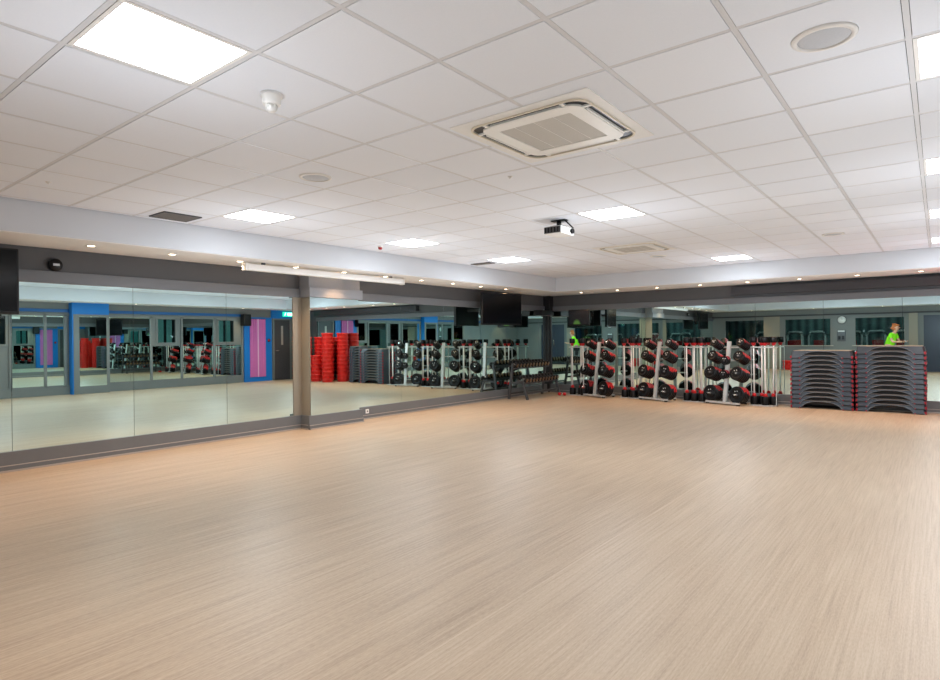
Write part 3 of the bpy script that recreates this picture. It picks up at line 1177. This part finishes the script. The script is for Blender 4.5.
def plate_proto(r, th, name='weight_plate'):
    t = thing(name, '', 'weight plate', (0, 0, 0), 0, 'weight plates on the pump racks')
    # axis along local -y (front at -y), centre at origin
    w = MB().m(M_RUBBER)
    mx = Matrix.Rotation(PI / 2, 4, 'X')      # local z -> -y
    w.lathe([(.016, 0), (r * .93, 0), (r, th * .2), (r, th * .8), (r * .93, th), (r * .72, th), (r * .66, th * .82), (r * .34, th * .82), (r * .30, th), (.016, th), (.016, 0)], n=28, mx=mx)
    w.link('disc', t)
    # the two grips
    for s in (-1, 1):
        mb(M_BLACK).path([(s * r * .5, -th * .8, r * .35), (s * r * .62, -th - .004, 0), (s * r * .5, -th * .8, -r * .35)], .006, 6).link('grip', t)
    for s_ in (-1, 1):  # pale dots painted in place of highlights on the grips
        mb(M_OFFW).lathe([(0, 0), (.010, 0), (.008, .004), (0, .005)], n=10, mx=Matrix.Translation((s_ * .024, -th - .001, r * .42)) @ mx).link('painted_glint', t)
    # red band on part of the rim
    w = MB().m(M_DRED if r < .1 else M_RED)
    n = 12
    a0, a1 = math.radians(15), math.radians(75)
    for k in range(n):
        A, B = a0 + (a1 - a0) * k / n, a0 + (a1 - a0) * (k + 1) / n
        for (ra, ya), (rb, yb) in (((r * 1.01, -th * .85), (r * 1.01, -th * .15)),):
            w.quad((ra * math.cos(A), ya, ra * math.sin(A)), (ra * math.cos(B), ya, ra * math.sin(B)), (rb * math.cos(B), yb, rb * math.sin(B)), (rb * math.cos(A), yb, rb * math.sin(A)))
    w.link('red_band', t)
    w = MB().m(M_STEEL).lathe([(.0155, -.001), (.024, -.001), (.024, th + .001), (.0155, th + .001), (.0155, -.001)], n=14, mx=mx)
    w.link('hub', t)
    return t


ROWS = [(1.17, .088, .046, 24), (.91, .108, .05, 22), (.60, .135, .052, 16), (.235, .166, .044, 7)]
RNAME = ['top', 'second', 'third', 'bottom']
PROTO = [None] * 4
SMALL = [None]


def rack_proto():
    t = thing('weight_rack', '', 'weight rack', (0, 0, 0), 0, 'three silver pump weight racks')
    mb(M_SILVER).box(-.37, .37, -.31, -.25, .025, .06).link('front_foot', t, bevel=.004)
    mb(M_SILVER).box(-.25, .25, .11, .16, .025, .06).link('rear_foot', t, bevel=.004)
    mb(M_BLACK).box(-.36, -.32, -.305, -.255, 0, .025).box(.32, .36, -.305, -.255, 0, .025).box(-.24, -.2, .115, .155, 0, .025).box(.2, .24, .115, .155, 0, .025).link('rubber_foot', t)
    mb(M_SILVER).bar((.05, -.27, .06), (.05, -.11, 1.24), .075, .045, (0, 1, 0)).link('upright', t, bevel=.003)
    mb(M_SILVER).box(-.025, .025, -.25, .11, .03, .055).link('base_rail', t)
    for (z, r, th, ang) in ROWS:
        yp = -.16 + .22 * z / 1.24
        a = math.radians(ang)
        L_ = .25
        arm = mb(M_SILVER).box(-.31, .31, yp + .04, yp + .065, z - .05 - .012, z - .05 + .012).bar((.05, -.27 + .16 * (z - .06) / 1.18 + .02, z - .05), (.05, yp + .05, z - .05), .03, .024).link('cross_arm', t)
        w = MB().m(M_CHROME)
        for s in (-1, 1):
            base = Vector((s * .29, yp + .07, z - .05))
            w.tube(base, base + Vector((0, -math.cos(a) * (L_ + .05), math.sin(a) * (L_ + .05))), .0125)
        w.link('peg', arm)
    return t


def bar_proto():
    t = thing('barbell', '', 'barbell', (0, 0, 0), 0, 'pump barbells standing beside the racks')
    mb(M_OFFW).tube((0, 0, .02), (0, 0, 1.32), .0135, n=12).link('pole', t)
    for z, nm in ((.05, 'lower'), (1.215, 'upper')):
        r = .062 if nm == 'upper' else .068
        h = .11 if nm == 'upper' else .16
        z0 = z if nm == 'upper' else 0.02
        mb(M_RUBBER).lathe([(.0138, z0), (r, z0), (r + .004, z0 + .01), (r + .004, z0 + h - .01), (r, z0 + h), (.0138, z0 + h), (.0138, z0)], n=20).link('end_weight', t)
        zc = z0 + h if nm == 'lower' else z0 - .05
        if nm == 'lower':
            mb(M_RED).lathe([(.0138, zc), (.045, zc), (.028, zc + .055), (.0138, zc + .06), (.0138, zc)], n=16).link('red_collar', t)
        else:
            mb(M_RED).lathe([(.0138, zc - .01), (.03, zc), (.046, zc + .05), (.0138, zc + .05), (.0138, zc - .01)], n=16).link('red_collar', t)
    return t


def tray_proto():
    t = thing('barbell_stand', '', 'barbell stand', (0, 0, 0), 0, 'barbell stands beside the racks')
    mb(M_SILVER).box(-.22, .22, -.15, .15, 0, .018).link('base_plate', t, bevel=.004)
    w = MB().m(M_SILVER)
    for y in (-.055, .055):
        w.bar((-.22, y - .022, 1.125), (.22, y - .022, 1.125), .008, .02)
        w.bar((-.22, y + .022, 1.125), (.22, y + .022, 1.125), .008, .02)
    w.box(-.228, -.22, -.085, .085, 1.115, 1.135).box(.22, .228, -.085, .085, 1.115, 1.135)
    w.link('cradle', t)
    mb(M_SILVER).box(-.235, -.223, -.01, .01, .018, 1.12).link('post', t)
    mb(M_SILVER).box(.223, .235, -.01, .01, .018, 1.12).link('post', t)
    return t


rackP, barP, trayP = rack_proto(), bar_proto(), tray_proto()
RROT = math.radians(-20)
racks = [(-6.06, 12.55, 'rack nearest the mirror corner'), (-4.66, 12.53, 'middle rack'), (-3.26, 12.53, 'rack nearest the steps')]
first_used = {}


def use(protoobj):
    if protoobj.name in first_used:
        return dup(protoobj)
    first_used[protoobj.name] = 1
    # make sure children cache is warm
    return protoobj


for ri, (x, y, rn) in enumerate(racks):
    o = use(rackP)
    o.location = (x, y, 0)
    o.rotation_euler = (0, 0, RROT)
    o['label'] = ['silver weight rack loaded with black plates, nearest the mirror corner', 'silver weight rack loaded with black plates, middle of the three',
                  'silver weight rack loaded with black plates, nearest the step stacks'][ri]
    Rm = Matrix.Translation((x, y, 0)) @ Matrix.Rotation(RROT, 4, 'Z')
    for q, (z, r, th, ang) in enumerate(ROWS):
        if PROTO[q] is None:
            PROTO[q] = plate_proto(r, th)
        a = math.radians(ang)
        yp = -.16 + .22 * z / 1.24
        for s in (-1, 1):
            base = Vector((s * .29, yp + .07, z - .05))
            n = 5 if q < 3 else 4
            for k in range(n):
                d = .03 + k * (th + .002)
                pos = base + Vector((0, -math.cos(a) * d, math.sin(a) * d))
                # hang: hub inner top rests on peg
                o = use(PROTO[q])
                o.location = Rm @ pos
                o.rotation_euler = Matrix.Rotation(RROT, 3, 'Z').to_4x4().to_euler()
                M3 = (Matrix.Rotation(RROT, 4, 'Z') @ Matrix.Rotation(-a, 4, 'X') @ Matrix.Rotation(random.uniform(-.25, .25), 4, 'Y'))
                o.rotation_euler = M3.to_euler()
                side = 'left' if s < 0 else 'right'
                if k == n - 1:
                    o['label'] = 'frontmost black plate on the %s %s peg of the %s' % (RNAME[q], side, rn)
                else:
                    o['label'] = 'black plate %s from the front, %s %s peg, %s' % (ORD[n - 1 - k], RNAME[q], side, rn)
# two small centre stacks on the third rack
x, y, rn = racks[2]
Rm = Matrix.Translation((x, y, 0)) @ Matrix.Rotation(RROT, 4, 'Z')
for z, nm in ((.87, 'upper'), (.60, 'lower')):
    for k in range(2):
        pos = Vector((.05, -.27 + .16 * (z - .06) / 1.18 - .03 - k * .048, z))
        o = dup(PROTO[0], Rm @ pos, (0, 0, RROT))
        o['label'] = 'small black plate on the %s centre of the %s, %s' % (nm, rn, 'front' if k else 'rear')

stands = [(-6.60, 12.50, 3, 'left of the corner rack', (-.1, .1)), (-5.33, 12.56, 4, 'between the corner rack and the middle rack', 0),
          (-3.96, 12.56, 5, 'between the middle rack and the rack by the steps', 0), (-2.66, 12.52, 4, 'right of the rack by the steps', 0)]
for si, (x, y, n, lb, _) in enumerate(stands):
    o = use(trayP)
    o.location = (x, y, 0)
    o.rotation_euler = (0, 0, math.radians(-8))
    o['label'] = 'silver barbell stand ' + lb
    Rm = Matrix.Translation((x, y, 0)) @ Matrix.Rotation(math.radians(-8), 4, 'Z')
    for k in range(n):
        lx = -.155 + .31 * k / (n - 1)
        ly = -.055 if k % 2 == 0 else .055
        if n >= 5:
            lx = -.16 + .32 * k / (n - 1)
        p = Rm @ Vector((lx, ly, .0))
        o = use(barP)
        o.location = p
        o.rotation_euler = (random.uniform(-.012, .012), random.uniform(-.012, .012), 0)
        o['label'] = 'upright barbell, %s in the stand %s' % (ORD[k], lb)

# loose plates resting on the top of the bars holder / floor
o = thing('hand_weight', 'small red hand weight lying on the floor by the corner rack', 'dumbbell', (-6.93, 12.25, .035))
w = mb(M_RED).lathe([(0, 0), (.028, 0), (.035, .01), (.035, .05), (.028, .06), (0, .06)], n=14, mx=Matrix.Translation((-.09, 0, 0)) @ Matrix.Rotation(PI / 2, 4, 'Y'))
w.link('weight_head', o)
w = mb(M_RED).lathe([(0, 0), (.028, 0), (.035, .01), (.035, .05), (.028, .06), (0, .06)], n=14, mx=Matrix.Translation((.04, 0, 0)) @ Matrix.Rotation(PI / 2, 4, 'Y'))
w.link('weight_head', o)
mb(M_CHROME).tube((-.035, 0, 0), (.045, 0, 0), .013).link('handle', o)

# ------------------------------------------------------------------ dumbbell rack in the corner
t = thing('dumbbell_rack', 'dark steel two tier dumbbell rack in the mirror corner', 'dumbbell rack', (-7.27, 11.62, 0))
Lr = .70
for s in (-1, 1):
    w = mb(M_STEEL).bar((-.24, s * Lr, 0), (-.13, s * Lr, .78), .05, .04, (0, 1, 0)).link('rear_leg', t)
    w = mb(M_STEEL).bar((.25, s * Lr, 0), (.13, s * Lr, .40), .05, .04, (0, 1, 0)).link('front_leg', t)
    mb(M_STEEL).bar((.13, s * Lr, .38), (-.18, s * Lr, .36), .04, .04).link('side_brace', t)
mb(M_STEEL).bar((-.22, -Lr, .12), (-.22, Lr, .12), .04, .04).link('stretcher', t)
mb(M_STEEL).bar((.20, -Lr, .15), (.20, Lr, .15), .04, .04).link('stretcher', t)
for (xa, za, nm) in ((-.15, .70, 'upper'), (.10, .38, 'lower')):
    w = mb(M_STEEL)
    a = math.radians(18)
    for d in (-.075, .075):
        c0 = Vector((xa + d * math.cos(a), 0, za - d * math.sin(a)))
        w.bar(c0 + Vector((0, -Lr - .05, 0)), c0 + Vector((0, Lr + .05, 0)), .035, .03)
    w.link('tray', t)


def dumbbell():
    t = thing('dumbbell', '', 'dumbbell', (0, 0, 0), 0, 'dumbbells on the corner rack')
    RYm = Matrix.Rotation(PI / 2, 4, 'Y')
    for s in (-1, 1):
        x0 = .052 if s > 0 else -.112
        mb(M_RUBBER).lathe([(0, 0), (.048, 0), (.057, .008), (.057, .052), (.048, .06), (0, .06)], n=16, mx=Matrix.Translation((x0, 0, 0)) @ RYm).link('weight_head', t)
        xe = .1125 if s > 0 else -.1155
        mb(M_BRONZE).lathe([(0, 0), (.044, 0), (.038, .003), (0, .003)], n=16, mx=Matrix.Translation((xe, 0, 0)) @ RYm).link('end_cap', t)
    mb(M_CHROME).tube((-.06, 0, 0), (.06, 0, 0), .014).link('handle', t)
    return t


dbp = dumbbell()
for ti, (xa, za, nm) in enumerate(((-.15, .70, 'upper'), (.10, .38, 'lower'))):
    for k in range(11):
        y = 11.62 - .66 + k * .132
        o = use(dbp)
        o.location = (-7.27 + xa + .018, y, za + .0725)
        o.rotation_euler = (0, math.radians(18), random.uniform(-.06, .06))
        o['label'] = 'black dumbbell on the %s tier of the corner rack, %s from the near end' % (nm, ORD[k])

# ------------------------------------------------------------------ red tubs (stand right of the steps, seen in the column mirror)


def tub():
    t = thing('red_tub', '', 'tub', (0, 0, 0), 0, 'stacked round red tubs')
    mb(M_TUB).lathe([(0, 0), (.165, 0), (.172, .01), (.182, .09), (.196, .094), (.198, .118), (.188, .12), (.178, .112), (.168, .02), (0, .016)], n=28).link('tub_wall', t)
    return t


tp = tub()
stacks = [(.53, 12.2, 13, 'tallest front stack'), (.34, 12.66, 13, 'tall rear stack by the steps'), (1.12, 12.22, 7, 'short front stack'),
          (1.45, 12.62, 12, 'rear stack behind the short one'), (1.02, 12.62, 11, 'rear middle stack'), (1.70, 12.24, 12, 'outermost stack by the door'),
          (-4.72, YR + .28, 3, 'low left stack under the rear window'), (-4.25, YR + .28, 3, 'low right stack under the rear window')]
for (x, y, n, lb) in stacks:
    for k in range(n):
        o = use(tp)
        o.location = (x, y, .001 + k * .121)
        o['label'] = 'round red tub, %s from the bottom of the %s' % (ORD[k], lb)

# ------------------------------------------------------------------ the person (seen only in the mirrors)


def skin_mesh(name, verts, edges, radii, material, parent=None, sub=2, root=0):
    me = bpy.data.meshes.new(name)
    me.from_pydata([Vector(v) for v in verts], edges, [])
    o = bpy.data.objects.new(name, me)
    COL.objects.link(o)
    sk = o.modifiers.new('skin', 'SKIN')
    layer = me.skin_vertices[0].data if me.skin_vertices else None
    if layer is None:
        bpy.context.view_layer.objects.active = o
        layer = me.skin_vertices[0].data
    for i, r in enumerate(radii):
        rr = r if isinstance(r, tuple) else (r, r)
        layer[i].radius = rr
        layer[i].use_root = (i == root)
    ss = o.modifiers.new('subsurf', 'SUBSURF')
    ss.levels = ss.render_levels = sub
    me.materials.append(material)
    if parent:
        o.parent = parent
    return o


def person(loc, rotz):
    t = thing('person', 'person in a lime green T-shirt and black trousers leaning forward, seen in the mirrors', 'person', loc, rotz)
    # faces local +x; slight forward lean
    V, E, R = [], [], []

    def add(p, r, par=None):
        V.append(p)
        R.append(r)
        if par is not None:
            E.append((par, len(V) - 1))
        return len(V) - 1
    pel = add((0, 0, .95), (.13, .16))
    sp = add((.05, 0, 1.12), (.11, .14), pel)
    ch = add((.13, 0, 1.32), (.12, .16), sp)
    nb = add((.19, 0, 1.45), (.06, .07), ch)
    nk = add((.23, 0, 1.51), (.052, .055), nb)
    h1 = add((.27, 0, 1.58), (.075, .07), nk)
    h2 = add((.28, 0, 1.66), (.092, .078), h1)
    add((.26, 0, 1.72), (.06, .055), h2)
    arms = []
    for s in (-1, 1):
        sh = add((.15, s * .17, 1.38), .058, ch)
        el = add((.24, s * .24, 1.13), .042, sh)
        wr = add((.47, s * .12, 1.12), .027, el)
        pm = add((.53, s * .095, 1.13), (.035, .018), wr)
        for f in range(4):
            a = add((.575, s * (.075 + .018 * f), 1.135 + .01 * f), .009, pm)
            add((.60 - .004 * f, s * (.070 + .016 * f), 1.12 + .01 * f), .008, a)
        a = add((.545, s * .055, 1.15), .010, pm)
        add((.575, s * .045, 1.16), .009, a)
    for s in (-1, 1):
        hp = add((-.01, s * .095, .86), .09, pel)
        kn = add((.02, s * .105, .49), .058, hp)
        an = add((-.03, s * .11, .09), .04, kn)
        add((.10, s * .12, .035), (.032, .04), an)
    skin_mesh('body', V, E, R, M_SKIN, t)
    # face features
    w = mb(M_SKIN).tube((.362, 0, 1.655), (.388, 0, 1.625), .010, .015, 8)
    w.m(M_TROU).tube((.360, -.032, 1.668), (.366, -.032, 1.668), .009, n=8).tube((.360, .032, 1.668), (.366, .032, 1.668), .009, n=8)
    w.m(M_RED).box(.350, .357, -.022, .022, 1.588, 1.598)
    w.m(M_SKIN).tube((.27, -.09, 1.65), (.275, -.10, 1.65), .02, n=8).tube((.27, .09, 1.65), (.275, .10, 1.65), .02, n=8)
    w.link('face', t)
    hv = [(.24, 0, 1.74), (.22, 0, 1.68), (.19, 0, 1.60), (.17, 0, 1.52)]
    skin_mesh('hair', hv, [(0, 1), (1, 2), (2, 3)], [(.085, .08), (.10, .09), (.07, .08), (.035, .05)], M_HAIR, t, root=1)
    sv = [(0, 0, .92), (.05, 0, 1.12), (.13, 0, 1.32), (.18, 0, 1.43), (.15, -.17, 1.38), (.20, -.21, 1.23), (.15, .17, 1.38), (.20, .21, 1.23)]
    skin_mesh('t_shirt', sv, [(0, 1), (1, 2), (2, 3), (2, 4), (4, 5), (2, 6), (6, 7)], [(.15, .18), (.135, .165), (.145, .185), (.075, .09), .078, .062, .078, .062], M_LIME, t, root=1)
    tvv = [(0, 0, .97), (-.01, -.095, .86), (.02, -.105, .49), (-.03, -.11, .11), (-.01, .095, .86), (.02, .105, .49), (-.03, .11, .11)]
    skin_mesh('trousers', tvv, [(0, 1), (1, 2), (2, 3), (0, 4), (4, 5), (5, 6)], [(.138, .168), .105, .075, .06, .105, .075, .06], M_TROU, t)
    for s in (-1, 1):
        w = mb(M_BLACK)
        w.box(-.075, .17, s * .12 - .045, s * .12 + .045, 0, .075)
        w.link('shoe', t, bevel=.025)
    return t


pp = person((-1.42, -.38, 0), math.radians(25))
pp.scale = (.97, .97, .97)
o = thing('mobile_phone', 'pale mobile phone held in both hands of the person', 'phone', (-.92, -.165, 1.10))
o.rotation_euler = (0, math.radians(-30), math.radians(25))
mb(M_OFFW).box(-.005, .005, -.055, .055, -.03, .05).link('case', o, bevel=.004)
mb(M_GLOSS).box(-.007, -.005, -.048, .048, -.024, .044).link('screen', o)
